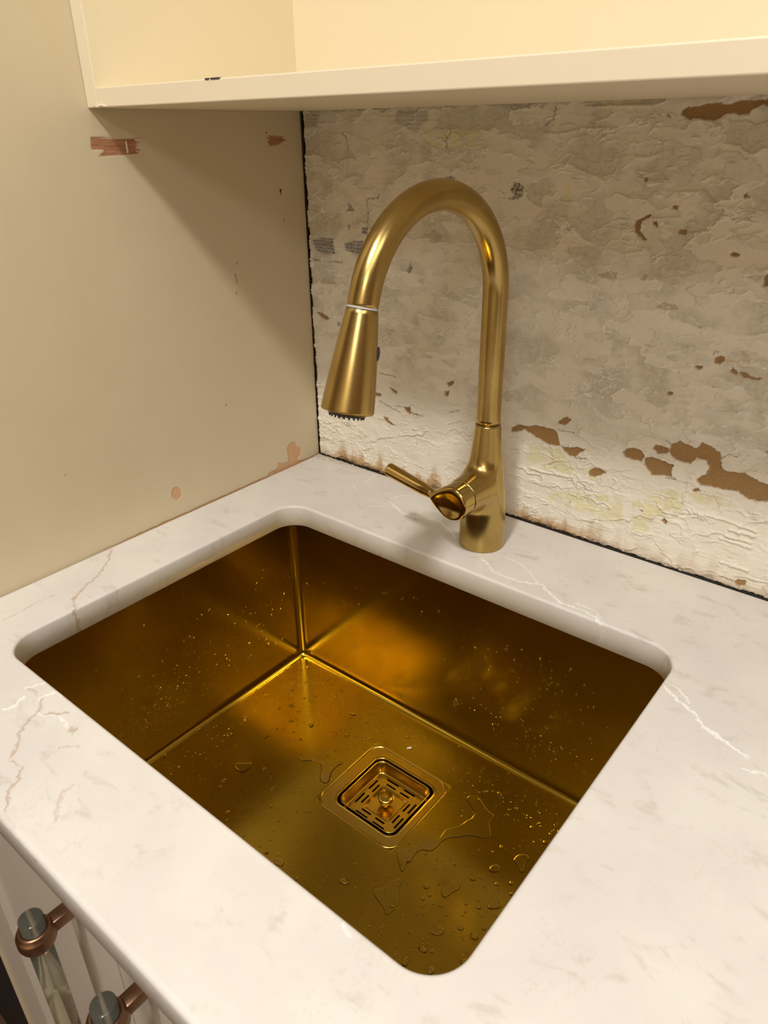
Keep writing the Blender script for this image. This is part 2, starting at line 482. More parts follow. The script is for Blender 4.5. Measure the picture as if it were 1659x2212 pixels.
BROWN += [z3(P) for P in (
    [(1105,190),(1120,170),(1150,150),(1200,150),(1290,125),(1340,128),(1400,135),(1480,110),(1560,108),(1700,98),(1700,135),(1600,140),(1560,165),(1540,190),(1480,205),(1440,190),(1390,195),(1330,235),(1250,235),(1190,225),(1160,235),(1130,215)],
    [(805,905),(820,880),(850,862),(900,840),(915,846),(850,885),(840,930),(850,970),(880,1000),(870,1005),(815,965)], [(925,885),(950,880),(955,930),(930,905)],
    [(1040,790),(1060,780),(1088,790),(1075,812),(1045,808)], [(1085,940),(1145,935),(1130,970),(1095,965)],
    [(1415,1095),(1440,1080),(1480,1095),(1470,1112),(1430,1110)], [(1632,1280),(1645,1230),(1700,1205),(1700,1300),(1635,1298)])]
BROWN += [z4(P) for P in (
    [(210,105),(250,120),(270,135),(298,155),(270,162),(235,140)], [(1105,600),(1150,580),(1155,600),(1120,625)],
    [(1090,655),(1125,650),(1110,690),(1092,680)], [(805,765),(855,762),(855,812),(830,800)],
    [(665,830),(690,835),(725,875),(760,892),(715,885),(680,860)], [(700,625),(755,650),(758,678),(740,670)],
    [(600,660),(645,672),(648,690),(600,685)], [(1548,905),(1600,880),(1680,905),(1680,935),(1600,900),(1570,935),(1548,930)])]
for P in BROWN:
    sl, m = mask(brown, wpx(P), 0.0005)
    hgt[sl] = hgt[sl] * (1 - m) - 0.0012 * m
GREYP = [z3([(565,1225),(600,1215),(640,1205),(690,1212),(685,1255),(600,1245)]), z2([(230,1365),(265,1320),(300,1325),(340,1380),(240,1380)]),
         z4([(675,240),(700,222),(735,232),(730,262),(705,272)]), z3([(845,1255),(865,1222),(890,1228),(870,1258)]), z3([(940,1430),(985,1405),(1060,1420),(1085,1450),(1030,1455)])]
for P in GREYP:
    sl, m = mask(grey, wpx(P), 0.0005, 1.0); hgt[sl] = hgt[sl] * (1 - m) - 0.0006 * m; stain[sl] = np.maximum(stain[sl], m * 0.22)
YEL = [z5(P) for P in ([(180,670),(420,690),(505,800),(490,860),(300,800),(200,740)], [(330,950),(600,950),(760,970),(800,990),(790,1140),(700,1110),(500,1050),(350,1010)],
       [(960,960),(1080,930),(1200,950),(1130,1070),(980,1100),(940,1190),(850,1170),(850,1000)], [(1180,950),(1300,960),(1530,1020),(1500,1050),(1240,1020)], [(565,820),(600,800),(665,870),(620,885)])]
YEL += [z2([(930,320),(1350,320),(1350,440),(1000,430)]), z2([(310,195),(500,190),(500,225),(320,230)]), z3([(350,640),(405,640),(400,780),(350,770)]), z3([(495,125),(915,110),(915,175),(500,160)]),
        z4([(470,925),(530,915),(540,950),(480,950)]), z4([(930,300),(1030,340),(1040,390),(960,370)])]
cut = sstep(-0.12, 0.05, N2.fbm(U * 90, V * 90, 4) + 0.05)
for P in YEL: mask(yellow, wpx(P), 0.002)
yellow *= cut
# netting that shows through worn patches
NETS = [([(180,1080),(240,1062),(320,1070),(335,1180),(250,1175),(200,1150)], 1), ([(400,1100),(470,1085),(530,1080),(520,1180),(470,1175),(410,1150)], 1), ([(410,880),(435,825),(465,880)], 1), ([(515,1000),(560,980),(560,1050),(520,1030)], 1),
        ([(270,1225),(390,1225),(380,1240)], 1), ([(180,1205),(240,1220),(238,1230),(185,1222)], 1), ([(760,180),(970,180),(975,250),(930,290),(900,340),(830,310),(750,260)], .45), ([(130,210),(215,210),(210,310),(120,310)], .45), ([(970,1050),(1010,1000),(1080,1050),(1040,1100)], .25)]
mm = 0.0021
weave = np.clip(sstep(0.25, 0.6, np.abs(np.sin(np.pi * jx / mm))) * sstep(0.2, 0.55, np.abs(np.sin(np.pi * (V + .0003 * N1(U * 200, V * 200)) / (mm * 1.9)))), 0, 1)
for P, a in NETS:
    Q = wpx(z2(P)); sl, m = mask(zer.copy(), Q, 0.001)
    net[sl] = np.maximum(net[sl], m * a * (0.35 + 0.65 * weave[sl]))
    hgt[sl] -= 0.0005 * m * weave[sl]
# dark glue spots, cracks
DARK = [z3([(15,690),(30,640),(60,635),(95,660),(90,720),(60,740),(20,745),(0,745),(0,735),(40,720)]), z3([(1500,715),(1530,700),(1548,735),(1510,735)]), z3([(1018,215),(1025,190),(1042,215)]),
        z2([(830,1290),(850,1240),(868,1260),(850,1310)]), z2([(420,985),(432,972),(438,1000),(428,1014)]), z3([(865,605),(900,600),(885,640),(868,632)]), z4([(350,180),(370,172),(372,205),(352,200)]), z2([(1090,650),(1130,640),(1180,655),(1120,660)])]
spk = sstep(-0.1, 0.15, N3.fbm(U * 400, V * 400, 2))
for i, P in enumerate(DARK):
    sl, m = mask(zer.copy(), wpx(P), 0.0006); dirt[sl] = np.maximum(dirt[sl], m * (0.45 + .55 * spk[sl])); hgt[sl] -= 0.0006 * m
RIDGE = [z5(P) for P in ([(1222,1065),(1400,1110),(1590,1185)], [(1430,1170),(1585,1212)], [(1405,1208),(1560,1250)], [(1372,1220),(1560,1282)], [(1375,1362),(1545,1415)], [(240,800),(320,825),(495,858)])]
RIDGE += [z3([(500,150),(910,140)]), z3([(235,320),(330,325),(450,300),(480,285),(690,295)]), z3([(810,470),(900,480),(960,450)]), z3([(1100,700),(1250,690),(1400,860)]), z3([(930,870),(1090,862)])]
for P in RIDGE:
    d = line_d(jx, jz, wpx(P)); hgt += 0.0022 * sstep(0.0017, 0.0005, d); dirt = np.maximum(dirt, 0.0 * d)
CRK = [z4([(640,525),(720,545),(760,555)]), z4([(750,755),(800,765),(850,800),(940,825)]), z4([(640,720),(700,760),(780,800)]), z4([(1120,800),(1190,785)]), z5([(400,575),(440,585),(510,598)]), z5([(1050,640),(1080,665)]), z5([(1050,865),(1110,870)]),
       z5([(1380,750),(1420,725),(1480,742)]), z2([(550,790),(560,880),(555,960)]), z2([(380,340),(410,370),(420,460)]), z2([(1100,460),(1110,370),(1140,325)]), z2([(560,795),(630,790),(640,760)]), z3([(230,270),(290,225),(300,150)]),
       z5([(1330,130),(1345,105),(1360,110)]), z5([(500,745),(575,750)]), z5([(1380,1455),(1450,1480)])]
for P in CRK:
    d = line_d(jx, jz, wpx(P)); dirt = np.maximum(dirt, 0.75 * sstep(0.0008, 0.0002, d)); hgt -= 0.001 * sstep(0.001, 0.0003, d)
# small scattered scrapes
sp = N4.fbm(U * 130, V * 230, 3); reg = sstep(0.15, 0.35, N1.fbm(U * 14 + 3, V * 14, 2))
dirt = np.maximum(dirt, 0.6 * sstep(0.42, 0.56, sp) * reg)
sp2 = N1.fbm(U * 300, V * 420, 3); reg2 = sstep(0.1, 0.3, N2.fbm(U * 22 + 13, V * 26, 3))
dirt = np.maximum(dirt, 0.6 * sstep(0.38, 0.52, sp2) * reg2)
sp3 = N4.fbm(U * 26 + 31, V * 230, 3); stain = np.maximum(stain, 0.35 * sstep(0.3, 0.5, sp3) * sstep(0.05, 0.25, N1.fbm(U * 18, V * 18 + 3, 2)))
yellow = np.maximum(yellow, 0.5 * sstep(0.45, 0.6, N2.fbm(U * 40 + 2, V * 200, 3)) * sstep(0.0, 0.2, N3.fbm(U * 11, V * 11, 2)))
# horizontal trowel scratches low on the wall
hgt += 0.0005 * N2.fbm(U * 40, V * 600, 2) * sstep(0.06, 0.02, V)
# grime where wall meets worktop, dark open joint in the corner
nb = N3.fbm(U * 45, V * 3, 3); nb2 = N1.fbm(U * 110, V * 150, 4)
band = 0.005 + 0.010 * sstep(-0.15, 0.5, nb)
heavy = 1.1 * sstep(0.02, 0.05, U) * sstep(0.30, 0.24, U) + 0.9 * sstep(0.33, 0.345, U) * sstep(0.47, 0.38, U) + 0.45
stain = np.maximum(stain, np.clip(sstep(band * 3.0, 0.0, V + 0.006 * nb2) * heavy, 0, 1))
dirt = np.maximum(dirt, np.clip(sstep(band * 0.95, 0.0, V + 0.004 * nb2) * heavy * 1.1, 0, 1) * (0.55 + 0.45 * spk))
black = np.maximum(black, sstep(0.0010, -0.0010, V - 0.0004 - 0.003 * nb2) * sstep(-0.35, 0.1, nb + 0.25))
jw = 0.0022 + 0.0034 * N2.fbm(V * 38, U * 3, 5) + 0.0015 * sstep(0.2, 0.45, V)
black = np.maximum(black, sstep(jw + 0.0012, jw - 0.0004, U))
dirt = np.maximum(dirt, 0.6 * sstep(jw + 0.004, jw, U) * spk)
inner = sstep(0.66, 0.64, U) * sstep(0.46, 0.455, V) * sstep(-0.004, 0.0, V)
hgt = hgt * inner - 0.003 * black
Yc = -hgt
VV = np.stack([U.ravel(), Yc.ravel(), V.ravel()], -1)
me = mesh('wall_back', VV, F)
for nm, a in (('ridge', ridge), ('grey', grey), ('low', low), ('brown', brown), ('yellow', yellow), ('net', net), ('dirt', dirt), ('black', black), ('stain', stain)):
    at_ = me.attributes.new(nm, 'FLOAT', 'POINT'); at_.data.foreach_set('value', np.clip(a * (inner if nm != 'low' else 1), 0, 1).astype(np.float32).ravel())
struct(link('wall_back', me, M['plaster']))
box('wall_back_core', -0.65, 2.6, 0.012, 0.05, ZF, ZC, M['room'])['kind'] = 'structure'
bpy.data.objects['wall_back_core'].name = 'wall_rear'

# left wall: a tall painted panel
us = np.concatenate([np.linspace(-0.60, -0.50, 12), np.arange(-0.495, 0.0001, 0.0011)]); us[-1] = 0.0
vs = np.concatenate([np.linspace(-0.9, -0.01, 6), np.arange(-0.005, 0.462, 0.0010), np.linspace(0.47, 1.5, 30)])
U, V, F = grid_wall(us, vs)
jx = U + 0.0012 * N3.fbm(U * 200, V * 260, 3); jz = V + 0.0012 * N4.fbm(U * 200 + 5, V * 260, 3)
zer = np.zeros_like(U); wood, peach, black = zer.copy(), zer.copy(), zer.copy()
def lpx(P): return [tuple(at(u, v, 0, 0.0)[[1, 2]]) for u, v in P]
def z1(P): return [(x / 2.0, y / 2.0) for x, y in P]
jzs = V + 0.0012 * N4(U * 30, V * 900); jxs = U + 0.007 * N3(U * 20, V * 700)
sx, sz = jx, jz
jx, jz = U + (jxs - U) * sstep(-0.262, -0.245, U), jzs
mask(wood, lpx(z1([(392, 597), (590, 597), (600, 630), (598, 662), (545, 672), (430, 676), (428, 668), (450, 660), (448, 650), (397, 646)])), 0.0005)
jx = U + (jxs - U)
mask(wood, lpx(z1([(1160, 582), (1225, 590), (1228, 600), (1205, 628), (1162, 632)])), 0.0006)
jx, jz = sx, sz
e = [(382 + 11 * math.cos(a), 1066 + 14 * math.sin(a)) for a in np.linspace(0, 6.28, 18)]
mask(peach, lpx(e), 0.0004)
def z8b(P): return [(600 + x / 5.53, 860 + y / 5.53) for x, y in P]
mask(peach, lpx(z8b([(115, 640), (120, 580), (150, 540), (185, 522), (215, 535), (225, 570), (275, 590), (283, 630), (270, 690), (235, 720), (240, 745), (330, 738), (320, 760), (180, 830), (60, 890), (-100, 940), (-110, 900), (0, 840), (10, 770), (60, 780), (130, 760), (130, 700)])), 0.0006)
edge = -0.0002 + 0.0030 * N1.fbm(U * 60, V * 5, 3)
peach = np.maximum(peach, sstep(edge, edge - 0.0012, V) * sstep(-0.40, -0.3, U) * (V > -0.004))
pe2 = 0.0012 + 0.002 * N2.fbm(V * 70, U * 5, 3)
peach = np.maximum(peach, sstep(pe2, pe2 - 0.001, -U) * sstep(0.2, 0.1, V))
black = np.maximum(black, sstep(0.0002, -0.0004, -U - 0.0006 - 0.0012 * N2.fbm(V * 80, U * 9, 2)))
for P in (z1([(1208, 818), (1218, 815), (1216, 845)]), z1([(1148, 570), (1156, 572), (1152, 580)]), z1([(1227, 945), (1231, 948), (1229, 958)]), [(508, 592), (510, 592), (513, 614)], [(511, 630), (513, 632), (512, 638)], [(511, 567), (514, 568), (512, 571)], [(488, 874), (490, 874), (489, 878)], [(141, 1025), (143, 1025), (141, 1028)]):
    mask(black, lpx(P), 0.0005, 1, False)
dep = -0.0006 * wood - 0.0007 * peach - 0.001 * black
VV = np.stack([dep.ravel(), U.ravel(), V.ravel()], -1)
me = mesh('wall_left', VV, F)
for nm, a in (('wood', wood), ('peach', peach), ('black', black)):
    at_ = me.attributes.new(nm, 'FLOAT', 'POINT'); at_.data.foreach_set('value', np.clip(a, 0, 1).astype(np.float32).ravel())
wl = struct(link('wall_left', me, M['panel']))
cm = box('core', -0.02, -0.0018, -0.60, 0.0, ZF, ZC, M['cream'], wl)
staple = box('paint_sliver', -0.0003, 0.0007, at(274, 320, 0, 0)[1] - 0.0008, at(274, 320, 0, 0)[1] + 0.0008, at(274, 331, 0, 0)[2], at(274, 305, 0, 0)[2], M['cream'], wl)
staple['label'] = 'thin cream paint sliver left across the bare wood'

# plain black block beyond the panel, seen past the cabinet's left edge
ap = empty('black_block', (-0.33, -0.3, ZF), 'plain black floor-standing block beside the base cabinet, at the lower left edge', 'black_block')
box('body', -0.62, -0.024, -0.596, -0.02, ZF + 0.03, -0.03, M['black'], ap, 0.004)
for x in (-0.58, -0.08):
    for y in (-0.55, -0.07): box('foot', x - .02, x + .02, y - .02, y + .02, ZF, ZF + 0.03, M['black'], ap)

# ---------------------------------------------------------------- wall cabinet
H, CY = 0.449, -0.2857
cab = empty('wall_cabinet', (0.0, CY / 2, H), 'open cream painted wall cabinet fixed above the worktop and tap', 'cabinet')
box('side_board', 0.0004, 0.0177, CY, -0.003, H, 1.05, M['cream'], cab, 0.0008)
box('bottom_board', 0.0177, 1.45, CY, -0.003, H, H + 0.0163, M['cream'], cab, 0.0010)
box('side_board', 1.45, 1.468, CY, -0.003, H, 1.05, M['cream'], cab, 0.0008)
box('top_board', 0.0177, 1.45, CY, -0.003, 1.032, 1.05, M['cream'], cab)
bk = box('back_panel', 0.0177, 1.45, -0.022, -0.004, H + 0.0163, 1.032, M['cream_in'], cab)
bk['label'] = 'pale yellow cream back panel'
li = box('side_lining', 0.0177, 0.0187, CY + 0.001, -0.022, H + 0.0163, 1.032, M['cream_in'], cab)
# two small chips on the top front edge of the bottom board
for u0, u1 in ((443, 451), (455, 474)):
    a, b = at(u0, 170, 1, CY)[0], at(u1, 168, 1, CY)[0]
    c_ = box('chip', a, b, CY - 0.0004, CY + 0.002, H + 0.0155, H + 0.0168, M['dark'], cab)
dr = sweep([(0.012, CY - 0.0005, H + 0.0012), (0.020, CY - 0.001, H + 0.0006), (0.026, CY - 0.0012, H + 0.0018), (0.033, CY - 0.0008, H + 0.0006)], [0.0006, 0.0012, 0.0012, 0.0005], 10)
link('paint_drip', mesh('paint_drip', *dr), M['cream'], cab)

# ---------------------------------------------------------------- worktop
SX0, SX1, SY0, SY1, TH = 0.0853, 0.5901, -0.5238, -0.1431, 0.028
NC = 14
OX0, OX1, OY0, OY1 = 0.0012, 1.42, -0.6205, -0.0016
def hole(e, z): return rrect(SX0 - e, SX1 + e, SY0 - e, SY1 + e, 0.030 + e, NC, z)
def outer(e, z): return rrect(OX0 + e, OX1 - e, OY0 + e, OY1 - e, 0.0062 - e, NC, z)
rings = [outer(0.0, -TH + 0.002), outer(0, -0.0045)]
for k in range(1, 6):
    a = math.pi / 2 * k / 5
    rings.append(outer(0.0045 * (1 - math.cos(a)), -0.0045 + 0.0045 * math.sin(a)))
for k in range(0, 6):
    a = math.pi / 2 * k / 5
    rings.append(hole(0.0030 * (1 - math.sin(a)), -0.0030 + 0.0030 * math.cos(a)))
rings += [hole(0, -TH + 0.0005), hole(0.0008, -TH), outer(0.002, -TH)]
ct = link('worktop', mesh('worktop', *loft(rings, closed=True)), M['quartz'])
for p_ in ct.data.polygons: p_.use_smooth = abs(p_.normal.z) < 0.99
tag(ct, 'white marbled quartz worktop with the sink cut-out', 'worktop')
me = ct.data
# keep the big faces flat-shaded, the rounded arrises smooth

# ---------------------------------------------------------------- sink
BX0, BX1, BY0, BY1, ZB = 0.0851, 0.5905, -0.5245, -0.1427, -0.2450
sink = empty('sink', (0.339, -0.334, ZB), 'rectangular gold steel undermount sink below the worktop', 'sink')
RC, RF = 0.010, 0.0085
def bowl(inset, r, z): return rrect(BX0 + inset, BX1 - inset, BY0 + inset, BY1 - inset, r, 12, z)
R_ = [bowl(-0.022, 0.02, -TH - 0.0014), bowl(-0.022, 0.02, -TH - 0.0002), bowl(0, RC, -TH - 0.0002), bowl(0, RC, -TH - 0.004), bowl(0.0004, RC, -0.12), bowl(0.0008, RC, ZB + RF)]
for k in range(1, 9):
    a = math.pi / 2 * k / 8
    R_.append(bowl(0.0008 + RF * (1 - math.cos(a)), max(RC - RF * (1 - math.cos(a)) * 0.9, 0.002), ZB + RF - RF * math.sin(a)))
R_.append(bowl(0.0115, 0.0019, ZB - 0.0001))
DX, DY, DH = 0.3370, -0.2675, 0.0555
inner_z = ZB - 0.0011
# the floor falls in four folds to a flat middle, then to the drain plate
IN = 0.150
V_, F_ = loft(R_, flip=False)
bm = bmesh.new()
vv = [bm.verts.new(v) for v in V_]
for f in F_: bm.faces.new([vv[i] for i in f])
def floor_z(x, y):
    d = np.minimum(np.minimum(x - BX0, BX1 - x), np.minimum(y - BY0, BY1 - y))
    z = ZB - 0.0001 + (inner_z - ZB) * np.clip(np.minimum(d, IN) - 0.0115, 0, 1) / (IN - 0.0115)
    e = np.maximum(np.abs(x - DX), np.abs(y - DY)) - DH
    k = sstep(0.05, 0.0, e)
    return z * (1 - k) + inner_z * k - 0.0006 * (e < -0.002)
gx = np.unique(np.concatenate([np.linspace(BX0 + 0.0113, DX - DH, 90), np.linspace(DX - DH, DX + DH, 40), np.linspace(DX + DH, BX1 - 0.0113, 90)]))
gy = np.unique(np.concatenate([np.linspace(BY0 + 0.0113, DY - DH, 90), np.linspace(DY - DH, DY + DH, 40), np.linspace(DY + DH, BY1 - 0.0113, 30)]))
GX, GY = np.meshgrid(gx, gy, indexing='ij'); GZ = floor_z(GX, GY)
gv = [[bm.verts.new((GX[i, j], GY[i, j], GZ[i, j])) for j in range(len(gy))] for i in range(len(gx))]
for i in range(len(gx) - 1):
    for j in range(len(gy) - 1):
        mx, my = abs((gx[i] + gx[i + 1]) / 2 - DX), abs((gy[j] + gy[j + 1]) / 2 - DY)
        if mx < DH - 0.004 and my < DH - 0.004: continue
        bm.faces.new((gv[i][j], gv[i + 1][j], gv[i + 1][j + 1], gv[i][j + 1]))
bmesh.ops.delete(bm, geom=[v for v in bm.verts if not v.link_faces], context='VERTS')
bmesh.ops.recalc_face_normals(bm, faces=bm.faces)
me = bpy.data.meshes.new('bowl'); bm.to_mesh(me); bm.free()
bowl_o = link('bowl', me, M['sink'], sink)
# sharp where the floor folds and the rim turns, smooth round the fillets
bm = bmesh.new(); bm.from_mesh(me)
for e_ in bm.edges:
    if len(e_.link_faces) == 2 and (e_.calc_face_angle() > math.radians(35)): e_.smooth = False
for f in bm.faces:
    if f.calc_area() > 0.0009: f.smooth = False
bm.to_mesh(me); bm.free()
# drain plate: thin lip, flat frame, drop into the outlet
def dr(h, r, z): return rrect(DX - h, DX + h, DY - h, DY + h, r, 8, z)
BXC = DX + 0.003
def bs(h, r, z): return rrect(BXC - h, BXC + h, DY - h, DY + h, r, 8, z)
z0 = inner_z
R2 = [dr(0.0566, 0.0168, z0 + 0.0000), dr(0.0560, 0.0164, z0 + 0.0007), dr(0.0553, 0.016, z0 + 0.0007), dr(0.0549, 0.0158, z0 - 0.0003), dr(0.0545, 0.0156, z0 - 0.0004), dr(0.0530, 0.0150, z0 - 0.0004), dr(0.0500, 0.0140, z0 - 0.0004),
      bs(0.0445, 0.0122, z0 - 0.0004), bs(0.0438, 0.0118, z0 - 0.0004), bs(0.0434, 0.0116, z0 + 0.0001), bs(0.0428, 0.0113, z0 + 0.0001), bs(0.0420, 0.0110, z0 - 0.0006), bs(0.0416, 0.011, z0 - 0.0030), bs(0.0414, 0.011, z0 - 0.045)]
link('drain_plate', mesh('drain_plate', *loft(R2)), M['strainer'], sink)
R3 = [bs(0.0412, 0.011, z0 - 0.03), bs(0.04, 0.01, z0 - 0.046)]
link('outlet', mesh('outlet', *loft(R3, cap1=True)), M['black'], sink)

# basket strainer dropped in the outlet
zs = z0 - 0.0145
stn = empty('basket_strainer', (BXC, DY, zs), 'square gold strainer basket with slots sitting in the sink drain', 'strainer')
def bq(h, r, z): return rrect(BXC - h, BXC + h, DY - h, DY + h, r, 8, z)
R4 = [bq(0.0375, 0.010, z0 - 0.004), bq(0.0395, 0.0105, z0 - 0.0015), bq(0.0392, 0.0104, z0 - 0.0006), bq(0.0384, 0.010, z0 - 0.0004), bq(0.0376, 0.0096, z0 - 0.0012), bq(0.0350, 0.0085, zs + 0.0016), bq(0.0345, 0.008, zs + 0.0006), bq(0.0335, 0.0075, zs)]
link('rim', mesh('rim', *loft(R4)), M['strainer'], stn)
# slotted floor as a grid with openings
def slotted():
    a = 0.0345
    rows = [(0.0275, 0.0298), (0.0215, 0.0238)]
    segs = [(-0.0205, -0.0035), (0.0045, 0.0205)]
    segs2 = [(-0.0165, -0.0030), (0.0035, 0.0165)]
    holes = []
    for (r0, r1), sg in zip(rows, (segs, segs2)):
        for s0, s1 in sg:
            holes += [(s0, s1, r0, r1), (s0, s1, -r1, -r0), (r0, r1, s0, s1), (-r1, -r0, s0, s1)]
    cx = sorted({-a, a, -0.0190, 0.0190} | {h[0] for h in holes} | {h[1] for h in holes} | {h[2] for h in holes} | {h[3] for h in holes})
    bm = bmesh.new(); vv = {}
    def zz(x, y): return zs - 0.0022 if max(abs(x), abs(y)) < 0.0180 else zs
    for i, x in enumerate(cx):
        for j, y in enumerate(cx): vv[i, j] = bm.verts.new((BXC + x, DY + y, zz(x, y)))
    for i in range(len(cx) - 1):
        for j in range(len(cx) - 1):
            mx, my = (cx[i] + cx[i + 1]) / 2, (cx[j] + cx[j + 1]) / 2
            if any(h[0] < mx < h[1] and h[2] < my < h[3] for h in holes): continue
            bm.faces.new((vv[i, j], vv[i + 1, j], vv[i + 1, j + 1], vv[i, j + 1]))
    bmesh.ops.delete(bm, geom=[v for v in bm.verts if not v.link_faces], context='VERTS')
    r = bmesh.ops.extrude_face_region(bm, geom=bm.faces[:])
    for g in r['geom']:
        if isinstance(g, bmesh.types.BMVert): g.co.z -= 0.0008
    bmesh.ops.recalc_face_normals(bm, faces=bm.faces)
    me = bpy.data.meshes.new('slotted_floor'); bm.to_mesh(me); bm.free()
    return me
link('slotted_floor', slotted(), M['strainer'], stn, False)
kn = []
prof = [(0.0055, zs - 0.0022), (0.0038, zs - 0.001), (0.0032, zs + 0.001), (0.0032, zs + 0.0045), (0.0050, zs + 0.006), (0.0090, zs + 0.0072), (0.0098, zs + 0.0088), (0.0094, zs + 0.0105), (0.007, zs + 0.0115), (0.0015, zs + 0.0118)]
rg = [[(BXC + r * math.cos(2 * math.pi * k / 28), DY + r * math.sin(2 * math.pi * k / 28), z) for k in range(28)] for r, z in prof]
link('knob', mesh('knob', *loft(rg, cap0=True, cap1=True)), M['strainer'], stn)

# ---------------------------------------------------------------- tap: body and handle are grown from distance fields
def surface_nets(fn, lo, hi, h, newton=3):
    ax = [np.arange(lo[i], hi[i] + h, h) for i in range(3)]
    X, Y, Z = np.meshgrid(*ax, indexing='ij')
    G = fn(X, Y, Z)
    s = G < 0
    n = [len(a) for a in ax]
    c = np.zeros([k - 1 for k in n], int)
    P = np.zeros([k - 1 for k in n] + [3]); W = np.zeros([k - 1 for k in n])
    off = [(i, j, k) for i in (0, 1) for j in (0, 1) for k in (0, 1)]
    def sub(A, o): return A[o[0]:n[0] - 1 + o[0], o[1]:n[1] - 1 + o[1], o[2]:n[2] - 1 + o[2]]
    for a in off:
        for d in range(3):
            if a[d]: continue
            b = list(a); b[d] = 1; b = tuple(b)
            ga, gb = sub(G, a), sub(G, b)
            x = (ga < 0) != (gb < 0)
            t = np.where(x, ga / np.where(x, ga - gb, 1), 0)
            p_ = np.zeros(P.shape)
            for q in range(3): p_[..., q] = a[q] + (t if q == d else 0)
            P += p_ * x[..., None]; W += x
    act = W > 0
    idx = -np.ones(act.shape, int); idx[act] = np.arange(act.sum())
    I, J, K = np.nonzero(act)
    Vt = (P[act] / W[act][:, None] + np.stack([I, J, K], -1)) * h + np.array(lo)
    Fs = []
    for d in range(3):
        e = [slice(0, None)] * 3
        a = s.take(range(0, n[d] - 1), d); b = s.take(range(1, n[d]), d)
        u, v = [(1, 2), (2, 0), (0, 1)][d]
        x = a != b
        ii = np.argwhere(x)
        ii = ii[(ii[:, u] > 0) & (ii[:, v] > 0) & (ii[:, u] < n[u] - 1) & (ii[:, v] < n[v] - 1)]
        fl = a[tuple(ii.T)]
        def g(du, dv):
            q = ii.copy(); q[:, u] -= du; q[:, v] -= dv
            return idx[tuple(q.T)]
        q = np.stack([g(1, 1), g(0, 1), g(0, 0), g(1, 0)], -1)
        q[~fl] = q[~fl][:, ::-1]
        Fs.append(q)
    for _ in range(newton):
        e = h * 0.2
        f0 = fn(*Vt.T)
        gr = np.stack([fn(Vt[:, 0] + e, Vt[:, 1], Vt[:, 2]) - f0, fn(Vt[:, 0], Vt[:, 1] + e, Vt[:, 2]) - f0, fn(Vt[:, 0], Vt[:, 1], Vt[:, 2] + e) - f0], -1) / e
        st = (f0 / np.maximum((gr ** 2).sum(-1), 0.05))[:, None] * gr
        Vt = Vt - np.clip(st, -h * 0.5, h * 0.5)
    return Vt, np.concatenate(Fs)

def smin(a, b, k):
    hh = np.clip(0.5 + 0.5 * (b - a) / k, 0, 1)
    return b * (1 - hh) + a * hh - k * hh * (1 - hh)
def smax(a, b, k): return -smin(-a, -b, k)

FX, FY = 0.3358, -0.0805
tap = empty('kitchen_tap', (FX, FY, 0), 'brushed brass gooseneck kitchen tap standing behind the sink', 'tap')
VZ, RV, YR, YF = 0.0765, 0.0194, FY - 0.0480, FY - 0.0730
BZ_ = np.linspace(-0.01, 0.16, 60)
BR_ = np.interp(BZ_, [-0.01, 0.0, 0.045, 0.075, 0.11, 0.147, 0.16], [0.0263, 0.0263, 0.0251, 0.0222, 0.0176, 0.0133, 0.0125])
BR_ = np.convolve(np.pad(BR_, 6, mode='edge'), np.ones(13) / 13, 'valid')
def body_fn(x, y, z):
    r = np.hypot(x - FX, y - FY)
    rz = np.interp(z, BZ_, BR_)
    cone = (r - rz) * 0.996
    cone = smax(cone, z - 0.1470, 0.0012); cone = smax(cone, -z + 0.0004, 0.0008)
    q = np.hypot(x - FX, z - (VZ + 0.00)) - (RV + 0.10 * np.clip(y - YR, 0, .03))
    br = smax(q, (YR - y), 0.0012); br = np.maximum(br, y - (FY - 0.0135))
    return smin(cone, br, 0.013)
vt, fs = surface_nets(body_fn, (FX - .034, YR - .003, -.002), (FX + .034, FY + .032, .151), 0.0010)
link('body', mesh('body', vt, fs), M['brass'], tap)
# dark seam between the body and the handle cap
link('seam', mesh('seam', *sweep([(FX, YR + 0.0005, VZ), (FX, YR - 0.0013, VZ)], [RV - 0.0008] * 2, 48)), M['dark'], tap)

# handle cap with scooped face, running out into the lever
tipv = np.array([FX - 0.0900, YF + 0.014, VZ + 0.0130])
root = np.array([FX - 0.012, YF + 0.0085, VZ + 0.0005])
dv = tipv - root; Ld = np.linalg.norm(dv); dn = dv / Ld
def handle_fn(x, y, z):
    q = np.hypot(x - FX, z - VZ) - RV
    cap = smax(q, y - (YR - 0.0011), 0.0012)
    cap = smax(cap, (YF + 0.0045) - y, 0.004)
    rx, ry, rz = x - root[0], y - root[1], z - root[2]
    tt = (rx * dn[0] + ry * dn[1] + rz * dn[2])
    dist = np.sqrt(np.maximum(rx * rx + ry * ry + rz * rz - tt * tt, 1e-12))
    u_ = np.clip(tt / Ld, 0, 1)
    rad = 0.0064 + 0.0012 * u_ - 0.0012 * np.exp(-((u_ - 0.18) / 0.12) ** 2)
    lev = smax(dist - rad, tt - Ld, 0.0012); lev = np.maximum(lev, -tt)
    u2 = smin(cap, lev, 0.011)
    # scoop
    sc = np.sqrt(((x - (FX - 0.001)) / 1.06) ** 2 + ((z - (VZ - 0.0035)) / 1.0) ** 2 + (y - (YF - 0.0235)) ** 2) - 0.0318
    return smax(u2, -sc, 0.0018)
vt, fs = surface_nets(handle_fn, (FX - .106, YF - .004, VZ - .024), (FX + .023, YR + .002, VZ + .026), 0.0008)
hd = link('handle', mesh('handle', vt, fs), M['brass_dark'], tap)
pd_ = [(FX + RV * 0.80, YF + 0.0085, VZ - RV * 0.62), (FX + RV * 0.815, YF + 0.0085, VZ - RV * 0.632)]
